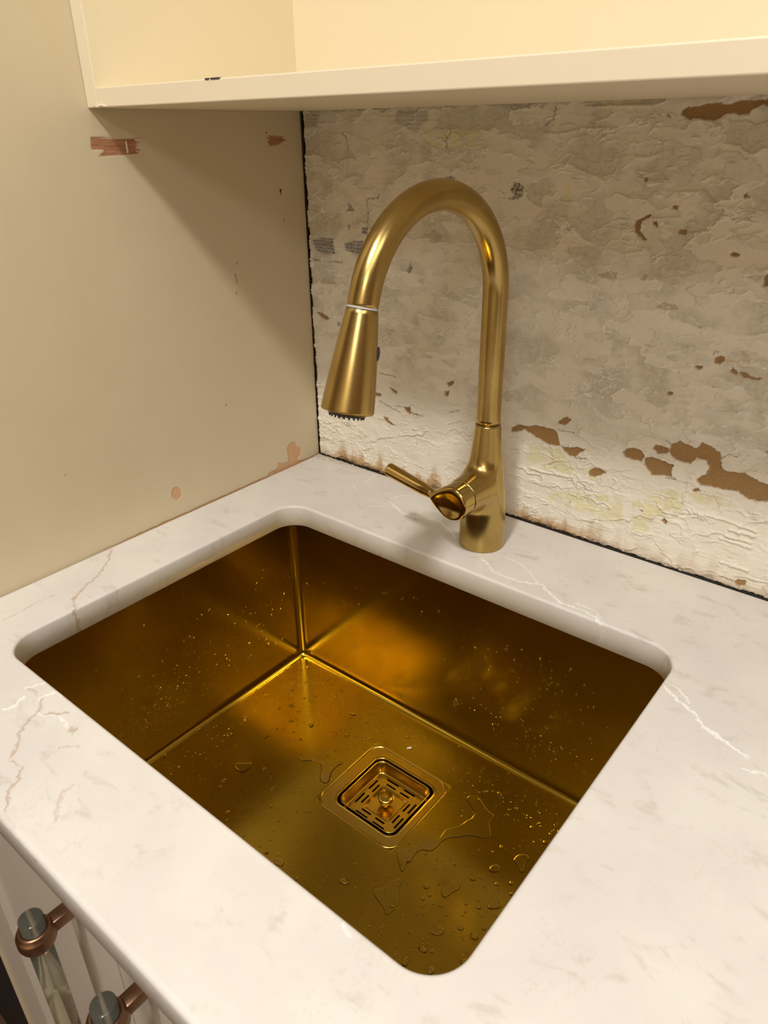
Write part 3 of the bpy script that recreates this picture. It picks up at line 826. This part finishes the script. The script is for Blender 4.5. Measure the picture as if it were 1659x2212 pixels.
link('grub_screw_plug', mesh('grub_screw_plug', *sweep(pd_, [0.0024, 0.0022], 20)), M['dark'], hd)

# gooseneck
A = math.radians(-92.3); ca, sa = math.cos(A), math.sin(A)
def fp(r, z): return (FX + ca * r, FY + sa * r, z)
Z0, RA, TR, SW = 0.2811, 0.0973, 0.01285, 165.1
path = [fp(0, z) for z in np.linspace(0.1473, Z0, 24)]
for a in np.linspace(0, math.radians(SW), 97)[1:]: path.append(fp(RA - RA * math.cos(a), Z0 + RA * math.sin(a)))
er, ez = RA - RA * math.cos(math.radians(SW)), Z0 + RA * math.sin(math.radians(SW))
dr_, dz_ = math.sin(math.radians(SW)), math.cos(math.radians(SW))
def hp(s): return fp(er + dr_ * s, ez + dz_ * s)
path += [hp(0.002), hp(0.0050)]
link('spout', mesh('spout', *sweep(path, [TR] * len(path), 56)), M['brass'], tap)
link('collar', mesh('collar', *sweep([fp(0, 0.1464), fp(0, 0.1476)], [TR - 0.00025] * 2, 40)), M['dark'], tap)
g_ = link('spout_ring', mesh('spout_ring', *sweep([hp(0.0047), hp(0.0062)], [TR + 0.0001] * 2, 56)), M['ring'], tap)
g_['label'] = 'thin pale grey ring'
HL = 0.0895
ss = [0.0063, 0.0068, 0.02, 0.035, 0.05, 0.065, 0.078, HL - 0.002, HL - 0.0006, HL]
rr = [TR - 0.0003, TR + 0.0002, 0.0150, 0.0170, 0.0188, 0.0204, 0.0217, 0.0224, 0.0224, 0.0216]
sv = np.linspace(ss[1], ss[-3], 24)
ss2 = [ss[0]] + list(sv) + ss[-2:]; rr2 = [rr[0]] + list(np.interp(sv, ss, rr)) + rr[-2:]
sh = link('spray_head', mesh('spray_head', *sweep([hp(s) for s in ss2], rr2, 64)), M['brass'], tap)
nz = link('nozzle', mesh('nozzle', *sweep([hp(HL - 0.001), hp(HL + 0.0022), hp(HL + 0.003)], [0.0165, 0.0162, 0.0150], 48)), M['dark'], sh)
nz['label'] = 'dark grey rubber nozzle plate'
axd = Vector(hp(1)) - Vector(hp(0)); axd.normalize(); uu = axd.cross(Vector((1, 0, 0))).normalized(); ww = axd.cross(uu)
bm = bmesh.new()
for rad, cnt in ((0.0145, 22), (0.0105, 14), (0.0065, 8)):
    for k in range(cnt):
        a = 2 * math.pi * k / cnt
        c0 = Vector(hp(HL + 0.0028)) + (uu * math.cos(a) + ww * math.sin(a)) * rad
        r = bmesh.ops.create_cone(bm, cap_ends=True, segments=8, radius1=0.0009, radius2=0.0007, depth=0.0022, matrix=Matrix.Translation(c0 + axd * 0.0009) @ axd.to_track_quat('Z', 'Y').to_matrix().to_4x4())
me = bpy.data.meshes.new('spray_jets'); bm.to_mesh(me); bm.free()
sj = link('spray_jets', me, M['dark'], sh); sj['kind'] = 'stuff'
# spray button on the back of the head
bt = Vector(hp(0.040)); nrm = Vector((0.60, 0.80, 0)).normalized()
nrm = (nrm - axd * nrm.dot(axd)).normalized()
btm = sweep([bt + nrm * 0.014, bt + nrm * 0.0184, bt + nrm * 0.0190], [0.0062, 0.0062, 0.0045], 24)
link('spray_button', mesh('spray_button', *btm), M['dark'], sh)

# ---------------------------------------------------------------- base cabinet with two doors and their bar handles
bc = empty('base_cabinet', (0.7, -0.3, ZF), 'pale greige base cabinet under the white worktop', 'cabinet')
YD = -0.598
box('side_panel', 0.002, 0.018, YD + 0.021, -0.02, ZF + 0.1, -TH - 0.004, M['door'], bc)
box('side_panel', 1.382, 1.40, YD + 0.021, -0.02, ZF + 0.1, -TH - 0.004, M['door'], bc)
box('bottom_panel', 0.018, 1.382, YD + 0.021, -0.02, ZF + 0.1, ZF + 0.118, M['door'], bc)
box('plinth', 0.01, 1.39, YD + 0.07, YD + 0.088, ZF, ZF + 0.1, M['door'], bc)
box('front_rail', 0.018, 1.382, YD + 0.021, YD + 0.039, -TH - 0.06, -TH - 0.004, M['door'], bc)
xs_ = [0.0035, 0.3495, 0.352, 0.698, 0.7005, 1.0465, 1.049, 1.396]
for k in range(4):
    a, b = xs_[2 * k], xs_[2 * k + 1]
    bm = bmesh.new()
    zt, zb_ = -TH - 0.006, ZF + 0.104
    for q in ((a, a + .07, zb_, zt), (b - .07, b, zb_, zt), (a + .07, b - .07, zt - .07, zt), (a + .07, b - .07, zb_, zb_ + .07)):
        box_bm(bm, q[0], q[1], YD, YD + 0.02, q[2], q[3])
    box_bm(bm, a + .06, b - .06, YD + 0.006, YD + 0.016, zb_ + .06, zt - .06)
    me = bpy.data.meshes.new('door'); bm.to_mesh(me); bm.free()
    link('door', me, M['door'], bc, False)

def bar_handle(name, label, x):
    zt = -0.0965; yh = -0.630
    h = empty(name, (x, YD, zt), label, 'handle', 'vertical bar handles on the base cabinet doors')
    rod = sweep([(x, yh, zt + 0.020), (x, yh, zt + 0.0195), (x, yh, zt - 0.19), (x, yh, zt - 0.1905)], [0.0078, 0.0086, 0.0086, 0.0078], 32)
    rd = link('rod', mesh('rod', *rod), M['acrylic'], h); rd['label'] = 'clear acrylic rod'
    for zc in (zt, zt - 0.17):
        br = bmesh.new()
        for (y0, y1, hw, hh) in ((yh + 0.010, YD + 0.0005, 0.0055, 0.0055), (YD - 0.003, YD + 0.0005, 0.009, 0.009)):
            box_bm(br, x - hw, x + hw, y0, y1, zc - hh, zc + hh, 0.001)
        me = bpy.data.meshes.new('bracket'); br.to_mesh(me); br.free()
        bk_ = link('bracket', me, M['copper'], h)
        # collar round the rod
        pr = [(0.0088, 0.0085), (0.0105, 0.0095), (0.0118, 0.0082), (0.0118, 0.0062), (0.0132, 0.0052), (0.0138, 0.0035), (0.0138, -0.0035), (0.0128, -0.0062), (0.0112, -0.0085), (0.0088, -0.0090)]
        rg = [[(x + r * math.cos(2 * math.pi * k / 36), yh + r * math.sin(2 * math.pi * k / 36), zc + z) for k in range(36)] for r, z in pr]
        link('collar', mesh('collar', *loft(rg, closed=True, flip=True)), M['copper'], bk_)
    return h
bar_handle('bar_handle', 'copper and clear acrylic bar handle seen nearest the left edge below the worktop', 0.304)
bar_handle('bar_handle', 'copper and clear acrylic bar handle cut by the bottom edge of the photo', 0.398)

# ---------------------------------------------------------------- water
rng = random.Random(5)
FLZ = inner_z
def drop_mesh(r, ex=1.0, ht=0.42, n=18, seed=0, rings=5):
    """a sessile drop with a slightly uneven outline, base at z=0"""
    rg = random.Random(seed)
    ph = [rg.uniform(0, 6.28) for _ in range(3)]; am = [rg.uniform(0, .10), rg.uniform(0, .06), rg.uniform(0, .03)]
    V_, F_ = [(0, 0, r * ht)], []
    for k in range(1, rings + 1):
        th = math.pi / 2 * k / rings
        rr_ = math.sin(th * 0.94) / math.sin(math.pi / 2 * 0.94); hz = (math.cos(th * 0.94) - math.cos(math.pi / 2 * .94)) / (1 - math.cos(math.pi / 2 * .94))
        for i in range(n):
            a = 2 * math.pi * i / n
            w_ = 1 + sum(am[j] * math.sin((j + 2) * a + ph[j]) for j in range(3)) * (k / rings)
            V_.append((r * ex * rr_ * w_ * math.cos(a), r * rr_ * w_ * math.sin(a), r * ht * hz))
    for i in range(n): F_.append((0, 1 + i, 1 + (i + 1) % n))
    for k in range(rings - 1):
        a, b = 1 + k * n, 1 + (k + 1) * n
        for i in range(n):
            j = (i + 1) % n
            F_.append((a + i, b + i, b + j, a + j))
    F_.append(tuple(reversed(range(1 + (rings - 1) * n, 1 + rings * n))))
    return V_, F_

kinds = [mesh('droplet', *drop_mesh(1.0, e, h, 18, s)) for s, (e, h) in enumerate(((1, .5), (1.25, .45), (1.05, .55), (1.5, .45), (1.1, .42), (1.0, .6)))]
for k in kinds:
    k.materials.append(M['water']); k.polygons.foreach_set('use_smooth', [True] * len(k.polygons))
def droplet(loc, r, rot, label, group, wall=None):
    o = bpy.data.objects.new('droplet', rng.choice(kinds)); COL.objects.link(o)
    o.location = loc; o.scale = (r, r, r)
    if wall == 'back': o.rotation_euler = (math.pi / 2, 0, 0)
    elif wall == 'left': o.rotation_euler = Euler((0, math.pi / 2, 0))
    else: o.rotation_euler = (0, 0, rot)
    return tag(o, label, 'droplet', group)

big = []
def zz4(x, y, s): return (300 + x / 3.318, 1350 + y / 3.318, s / 3.318)
def zz7(x, y, s): return (980 + x / 4.81, 1640 + y / 4.81, s / 4.81)
def zz6(x, y, s): return (560 + x / 3.318, 1800 + y / 3.318, s / 3.318)
for q in ((648,788,34),(1205,305,25),(609,1115,25),(583,1160,20),(1533,637,25),(1235,717,25),(1490,790,20),(1087,685,15),(180,933,25),(1043,318,20),(845,462,15),(432,752,18),(600,620,14),(1435,367,14),(1610,805,18),(1350,392,17),(957,1170,15),(636,1340,25),(1365,318,12),(1633,697,15),(1104,475,13),(1004,597,14),(1072,525,13),(916,1628,15),(1410,790,12),(318,828,12),(350,908,15),(443,1108,11),(555,1012,14),(898,805,14),(1157,815,15),(1108,765,14),(1095,582,14),(992,740,10),(865,1583,10),(898,1030,20),(482,962,10),(630,1400,14),(1560,440,14),(1390,427,14),(1596,583,10),(189,990,11)): big.append(zz4(*q))
for q in ((478,368,35),(315,328,15),(496,908,25),(198,1238,30),(277,1220,18),(450,1293,30),(600,1285,30),(945,862,32),(1000,780,25),(810,708,30),(262,1535,30),(70,1750,33),(315,1750,28),(212,1840,45),(110,2105,35),(410,960,22),(15,1083,25),(568,580,16),(955,150,12),(290,1622,14),(600,1395,28),(130,1500,18),(125,1575,14),(265,938,12),(150,1105,12),(85,590,16)): big.append(zz7(*q))
for q in ((857,737,12),(1172,832,22),(1238,842,15),(1200,790,12),(1230,983,25),(1045,915,26),(606,343,28),(1220,440,16),(1172,465,18),(1195,378,22),(1248,498,14),(985,800,10),(1098,838,10),(1343,585,12),(265,320,18),(228,265,12),(50,133,15),(1380,718,10),(1300,515,12),(1185,500,9),(1125,505,9),(1310,192,10),(1265,248,10),(1497,232,10)): big.append(zz6(*q))
def floor_tag(x, y):
    if x < DX - 0.058: return 'clear water droplet on the sink floor left of the drain', 'droplets left of the drain'
    if x > DX + 0.058: return 'clear water droplet on the sink floor right of the drain', 'droplets right of the drain'
    if y > DY: return 'clear water droplet on the sink floor between drain and back wall', 'droplets behind the drain'
    return 'clear water droplet on the sink floor in front of the drain', 'droplets in front of the drain'
nd = 0
for u, v, s in big:
    p_ = at(u, v, 2, inner_z + 0.001)
    x, y = p_[0], p_[1]
    if not (BX0 + 0.004 < x < BX1 - 0.004 and BY0 + 0.004 < y < BY1 - 0.004): continue
    r = max(0.0009, s * 0.00042)
    droplet((x, y, floor_z(x, y) - 0.00002), r, rng.uniform(0, 3.1), *floor_tag(x, y)); nd += 1
while nd < 285:
    if nd % 3 == 0: x, y = rng.gauss(0.45, 0.05), rng.gauss(-0.43, 0.05)
    elif nd % 3 == 1: x, y = rng.uniform(0.10, 0.26), rng.uniform(-0.50, -0.16)
    else: x, y = rng.uniform(0.10, 0.57), rng.gauss(-0.20, 0.045)
    if not (BX0 + 0.012 < x < BX1 - 0.012 and BY0 + 0.012 < y < BY1 - 0.012): continue
    if max(abs(x - DX), abs(y - DY)) < 0.060: continue
    droplet((x, y, floor_z(x, y) - 0.00002), 0.0009 + rng.random() ** 3 * 0.0016, rng.uniform(0, 3.1), *floor_tag(x, y)); nd += 1

def specks(name, label, pts, n, parent=None):
    V_, F_ = [], []
    for (loc, r, M3) in pts:
        bv, bf = drop_mesh(r, 1.1, 0.36, 7, rng.randrange(999), 3)
        o = len(V_)
        for v in bv: V_.append(tuple(Vector(loc) + M3 @ Vector(v)))
        F_ += [tuple(i + o for i in f) for f in bf]
    ob = link(name, mesh(name, V_, F_), M['water'], parent)
    return tag(ob, label, 'water', kind='stuff')
I3 = Matrix.Identity(3); MB_ = Euler((math.pi / 2, 0, 0)).to_matrix(); ML_ = Euler((0, math.pi / 2, 0)).to_matrix()
pts = []
while len(pts) < 2000:
    k = len(pts) % 4
    if k == 0: x, y = rng.gauss(0.46, 0.05), rng.gauss(-0.42, 0.06)
    elif k == 1: x, y = rng.uniform(0.10, 0.28), rng.uniform(-0.51, -0.16)
    elif k == 2: x, y = rng.uniform(0.10, 0.57), rng.gauss(-0.19, 0.035)
    else: x, y = rng.uniform(0.10, 0.57), rng.uniform(-0.51, -0.16)
    if not (BX0 + 0.012 < x < BX1 - 0.012 and BY0 + 0.012 < y < BY1 - 0.012) or max(abs(x - DX), abs(y - DY)) < 0.058: continue
    pts.append(((x, y, floor_z(x, y)), 0.00038 + rng.random() ** 2 * 0.00080, I3))
specks('water_spray', 'fine specks of water sprayed over the gold sink floor', pts, 1500)
pts = []
while len(pts) < 520:
    x = rng.uniform(0.10, 0.575); z = ZB + 0.012 + (rng.random() ** 1.3) * 0.17
    if rng.random() < 0.45: x = rng.gauss(0.46, 0.05)
    if not 0.10 < x < 0.58: continue
    pts.append(((x, BY1 - 0.0008, z), 0.00038 + rng.random() ** 3 * 0.0008, MB_))
specks('water_spray', 'fine specks of water on the back wall of the gold sink', pts, 0)
pts = []
while len(pts) < 800:
    y = rng.uniform(-0.50, -0.155); z = ZB + 0.012 + (rng.random() ** 1.6) * 0.15
    if len(pts) % 2: y, z = rng.gauss(-0.41, 0.05), ZB + 0.02 + abs(rng.gauss(0, 0.05))
    if not (-0.515 < y < -0.155 and z < -0.04): continue
    pts.append(((BX0 + 0.0008, y, z), 0.00034 + rng.random() ** 3 * 0.0006, ML_))
specks('water_spray', 'fine mist of water on the dark left wall of the gold sink', pts, 0)
for k in range(46):
    x, z = rng.uniform(0.10, 0.56), ZB + 0.015 + rng.random() * 0.17
    droplet((x, BY1 - 0.0008, z), 0.0007 + rng.random() ** 2 * 0.0009, 0, 'small water bead clinging to the back wall of the gold sink', 'water beads on the back wall of the sink', 'back')
for k in range(46):
    y, z = rng.uniform(-0.45, -0.155), ZB + 0.015 + rng.random() ** 1.3 * 0.17
    droplet((BX0 + 0.0008, y, z), 0.0007 + rng.random() ** 2 * 0.0008, 0, 'small water bead clinging to the left wall of the gold sink', 'water beads on the left wall of the sink', 'left')

def puddle(P, label, h=0.0011, zoff=0.0, edge=0.0016):
    Q = [tuple(at(u, v, 2, inner_z + 0.001)[:2]) for u, v in P]
    # close curve, smoothed
    C = [Vector((x, y)) for x, y in Q]
    for _ in range(2):
        D = []
        for i in range(len(C)):
            a, b = C[i], C[(i + 1) % len(C)]
            D += [a * .75 + b * .25, a * .25 + b * .75]
        C = D
    # outline must run counter-clockwise
    ar = sum(C[i].x * C[(i + 1) % len(C)].y - C[(i + 1) % len(C)].x * C[i].y for i in range(len(C)))
    if ar < 0: C.reverse()
    xs = np.array([c.x for c in C]); ys = np.array([c.y for c in C])
    st = 0.00055
    gx = np.arange(xs.min() - 3 * st, xs.max() + 3 * st, st); gy = np.arange(ys.min() - 3 * st, ys.max() + 3 * st, st)
    GX, GY = np.meshgrid(gx, gy, indexing='ij')
    sd = poly_sd(GX, GY, [(c.x, c.y) for c in C])
    # height follows the distance to the outline: rounded edge, flat top
    hz = np.where(sd > 0, h * np.sqrt(np.clip(1 - (1 - np.clip(sd / edge, 0, 1)) ** 2, 0, 1)), 0)
    keep = sd > 0
    base = floor_z(GX, GY) + zoff
    nx, ny = GX.shape
    idx = -np.ones((nx, ny), int)
    cell = keep[:-1, :-1] | keep[1:, :-1] | keep[1:, 1:] | keep[:-1, 1:]
    used = np.zeros((nx, ny), bool)
    used[:-1, :-1] |= cell; used[1:, :-1] |= cell; used[1:, 1:] |= cell; used[:-1, 1:] |= cell
    idx[used] = np.arange(used.sum()); m = used.sum()
    # pull outside vertices on to the outline
    g0, g1 = np.gradient(sd, st)
    outv = used & (sd < 0)
    X2 = GX - np.where(outv, sd * g0, 0); Y2 = GY - np.where(outv, sd * g1, 0)
    top = np.stack([X2[used], Y2[used], (base + hz)[used]], -1)
    bot = np.stack([X2[used], Y2[used], base[used] - 0.00005], -1)
    I, J = np.nonzero(cell)
    ft = np.stack([idx[I, J], idx[I + 1, J], idx[I + 1, J + 1], idx[I, J + 1]], -1)
    Fa = [ft, ft[:, ::-1] + m]
    # side walls
    cnt = {}
    for f in ft:
        for a, b in zip(f, np.roll(f, -1)):
            if (b, a) in cnt: del cnt[(b, a)]
            else: cnt[(a, b)] = 1
    sides = np.array([(a, a + m, b + m, b) for a, b in cnt])
    Fa.append(sides)
    o = link('puddle', mesh('puddle', np.concatenate([top, bot]), np.concatenate(Fa)), M['water'])
    return tag(o, label, 'puddle')

def q6(P): return [(640 + x / 3.318, 1560 + y / 3.318) for x, y in P]
def q7(P): return [(980 + x / 4.81, 1640 + y / 4.81) for x, y in P]
def q4(P): return [(300 + x / 3.318, 1350 + y / 3.318) for x, y in P]
puddle(q6([(0,240),(60,240),(140,262),(210,285),(250,300),(290,278),(335,275),(335,292),(290,315),(260,345),(243,385),(238,425),(205,438),(172,420),(165,390),(180,350),(175,300),(150,275),(90,272),(40,280)]), 'branching puddle of clear water left of the sink drain')
puddle(q6([(720,900),(790,910),(860,885),(890,845),(940,840),(1000,838),(1040,810),(1065,765),(1130,750),(1180,735),(1220,700),(1265,680),(1275,640),(1250,590),(1220,560),(1222,530),(1260,520),(1310,530),(1350,590),(1380,640),(1430,665),(1410,700),(1385,720),(1400,780),(1398,830),(1340,830),(1280,815),(1230,805),(1170,820),(1090,825),(1040,855),(1000,905),(950,925),(900,912),(860,930),(830,980),(790,1010),(780,1040),(760,1080),(740,1040),(720,960)]), 'longest trail of water, running right from the drain corner')
puddle(q6([(550,1195),(600,1190),(650,1160),(690,1130),(740,1115),(760,1140),(735,1190),(735,1250),(725,1320),(680,1360),(640,1385),(630,1330),(590,1280),(560,1240)]), 'kite-shaped puddle in front of the drain on the sink floor')
puddle(q6([(1035,1230),(1045,1190),(1090,1165),(1110,1130),(1160,1135),(1185,1165),(1165,1200),(1120,1215),(1100,1240),(1060,1260)]), 'lobed puddle among small droplets between kite-shaped puddle and right rim')
puddle(q6([(960,1495),(985,1460),(1030,1458),(1065,1485),(1055,1515),(1010,1530),(970,1520)]), 'oval puddle nearest the front corner of the sink')
puddle(q7([(360,1130),(400,1090),(460,1085),(495,1120),(480,1160),(430,1178),(370,1165)]), 'rounded puddle just below the long water trail')
puddle(q7([(612,1045),(650,990),(720,975),(780,995),(800,1040),(760,1060),(745,1100),(740,1170),(690,1180),(670,1110),(640,1075)]), 'mushroom-shaped puddle beside the right rim of the sink')
puddle(q7([(345,1520),(380,1470),(440,1450),(475,1465),(470,1500),(510,1530),(460,1555),(360,1560)]), 'pear-shaped puddle against the right rim of the sink')
puddle(q4([(675,1010),(700,985),(760,990),(805,978),(815,1000),(780,1040),(740,1060),(700,1045)]), 'fat lens-shaped drop alone left of the branching puddle', 0.0024, 0, 0.004)
puddle(q4([(1170,1330),(1200,1325),(1240,1320),(1235,1338),(1190,1345)]), 'narrow drop just left of the drain plate')
puddle([(556, 1862), (582, 1856), (604, 1851), (615, 1860), (609, 1873), (600, 1868)], 'half-hidden drop at the front rim of the sink')
# water held on the drain plate
def pz(P): return [(670 + x / 5.184, 1580 + y / 5.184) for x, y in P]

# ---------------------------------------------------------------- small debris
p_ = at(884, 1616, 2, inner_z + 0.0005)
bm = bmesh.new()
for dx, dy, r in ((-0.0012, -0.0016, 0.0011), (0, 0, 0.0014), (0.0011, 0.0015, 0.0013), (0.0004, 0.0018, 0.0010)):
    bmesh.ops.create_icosphere(bm, subdivisions=2, radius=r, matrix=Matrix.Translation((p_[0] + dx, p_[1] + dy, floor_z(p_[0], p_[1]) + r * 0.5)) @ Matrix.Diagonal((1, 1, .55, 1)))
me = bpy.data.meshes.new('paint_flake'); bm.to_mesh(me); bm.free()
tag(link('paint_flake', me, M['chip']), 'tiny white flake of paint lying behind the sink drain', 'flake')

V_, F_ = [], []
for k in range(620):
    x = abs(rng.gauss(0.0, 0.042)) + 0.003; y = -0.0050 - abs(rng.gauss(0, 0.0065)) * (1.2 - min(x, 0.1) * 8)
    if k % 7 == 0: y *= 1.9
    r = rng.uniform(0.0005, 0.0016)
    o = len(V_)
    pv = [Vector((rng.uniform(-1, 1), rng.uniform(-1, 1), rng.uniform(0, 1.1))).normalized() * r for _ in range(4)]
    V_ += [(x + v.x, y + v.y, max(v.z, 0) + 0.0001) for v in pv]
    F_ += [(o, o + 1, o + 2), (o, o + 2, o + 3), (o, o + 3, o + 1), (o + 1, o + 3, o + 2)]
tag(link('plaster_crumbs', mesh('plaster_crumbs', V_, F_), M['crumb'], None, False), 'pale plaster crumbs along the back corner of the worktop', 'crumbs', kind='stuff')

# ragged black strip, added for the darkness of the gap behind the worktop
V_, F_ = [], []
nseg = 700
for i in range(nseg + 1):
    x = 0.004 + 1.4 * i / nseg
    nzv = rng.random()
    hh = 0.0001 + 0.0007 * nzv ** 2
    V_ += [(x, -0.0015, -0.0012), (x, -0.0010, hh), (x, 0.0015, hh + 0.0002), (x, 0.002, -0.02), (x, -0.0014, -0.02)]
for i in range(nseg):
    a, b = i * 5, (i + 1) * 5
    for j in range(5): F_.append((a + j, b + j, b + (j + 1) % 5, a + (j + 1) % 5))
F_ += [(0, 1, 2, 3, 4), tuple(nseg * 5 + j for j in (4, 3, 2, 1, 0))]
so = struct(link('trim_1', mesh('trim_1', V_, F_), M['gap_black'], None, False))

# fittings round the recessed lamp and the two added fill lights
for i, (x, y, _p, dm, dl) in enumerate(LAMP_AND_FILLS):
    t_ = empty('lamp_and_fill_fitting', (x, y, ZC), ('recessed ceiling light nearest the sink', 'added long oval ceiling fill light to the right of the recessed one', 'added wide round ceiling fill light nearest the far wall')[i], 'lamp', 'ceiling lights')
    q_ = dm / 2
    pr = [(q_ + 0.003, 1.4995), (q_ + 0.020, 1.4995), (q_ + 0.021, 1.494), (q_ + 0.015, 1.491), (q_ + 0.003, 1.493)]
    rg = [[(x + r * math.cos(2 * math.pi * k / 40), y + (r + (dl - dm) / 2) * math.sin(2 * math.pi * k / 40), z) for k in range(40)] for r, z in pr]
    link('bezel', mesh('bezel', *loft(rg, closed=True)), M['ceil'], t_)
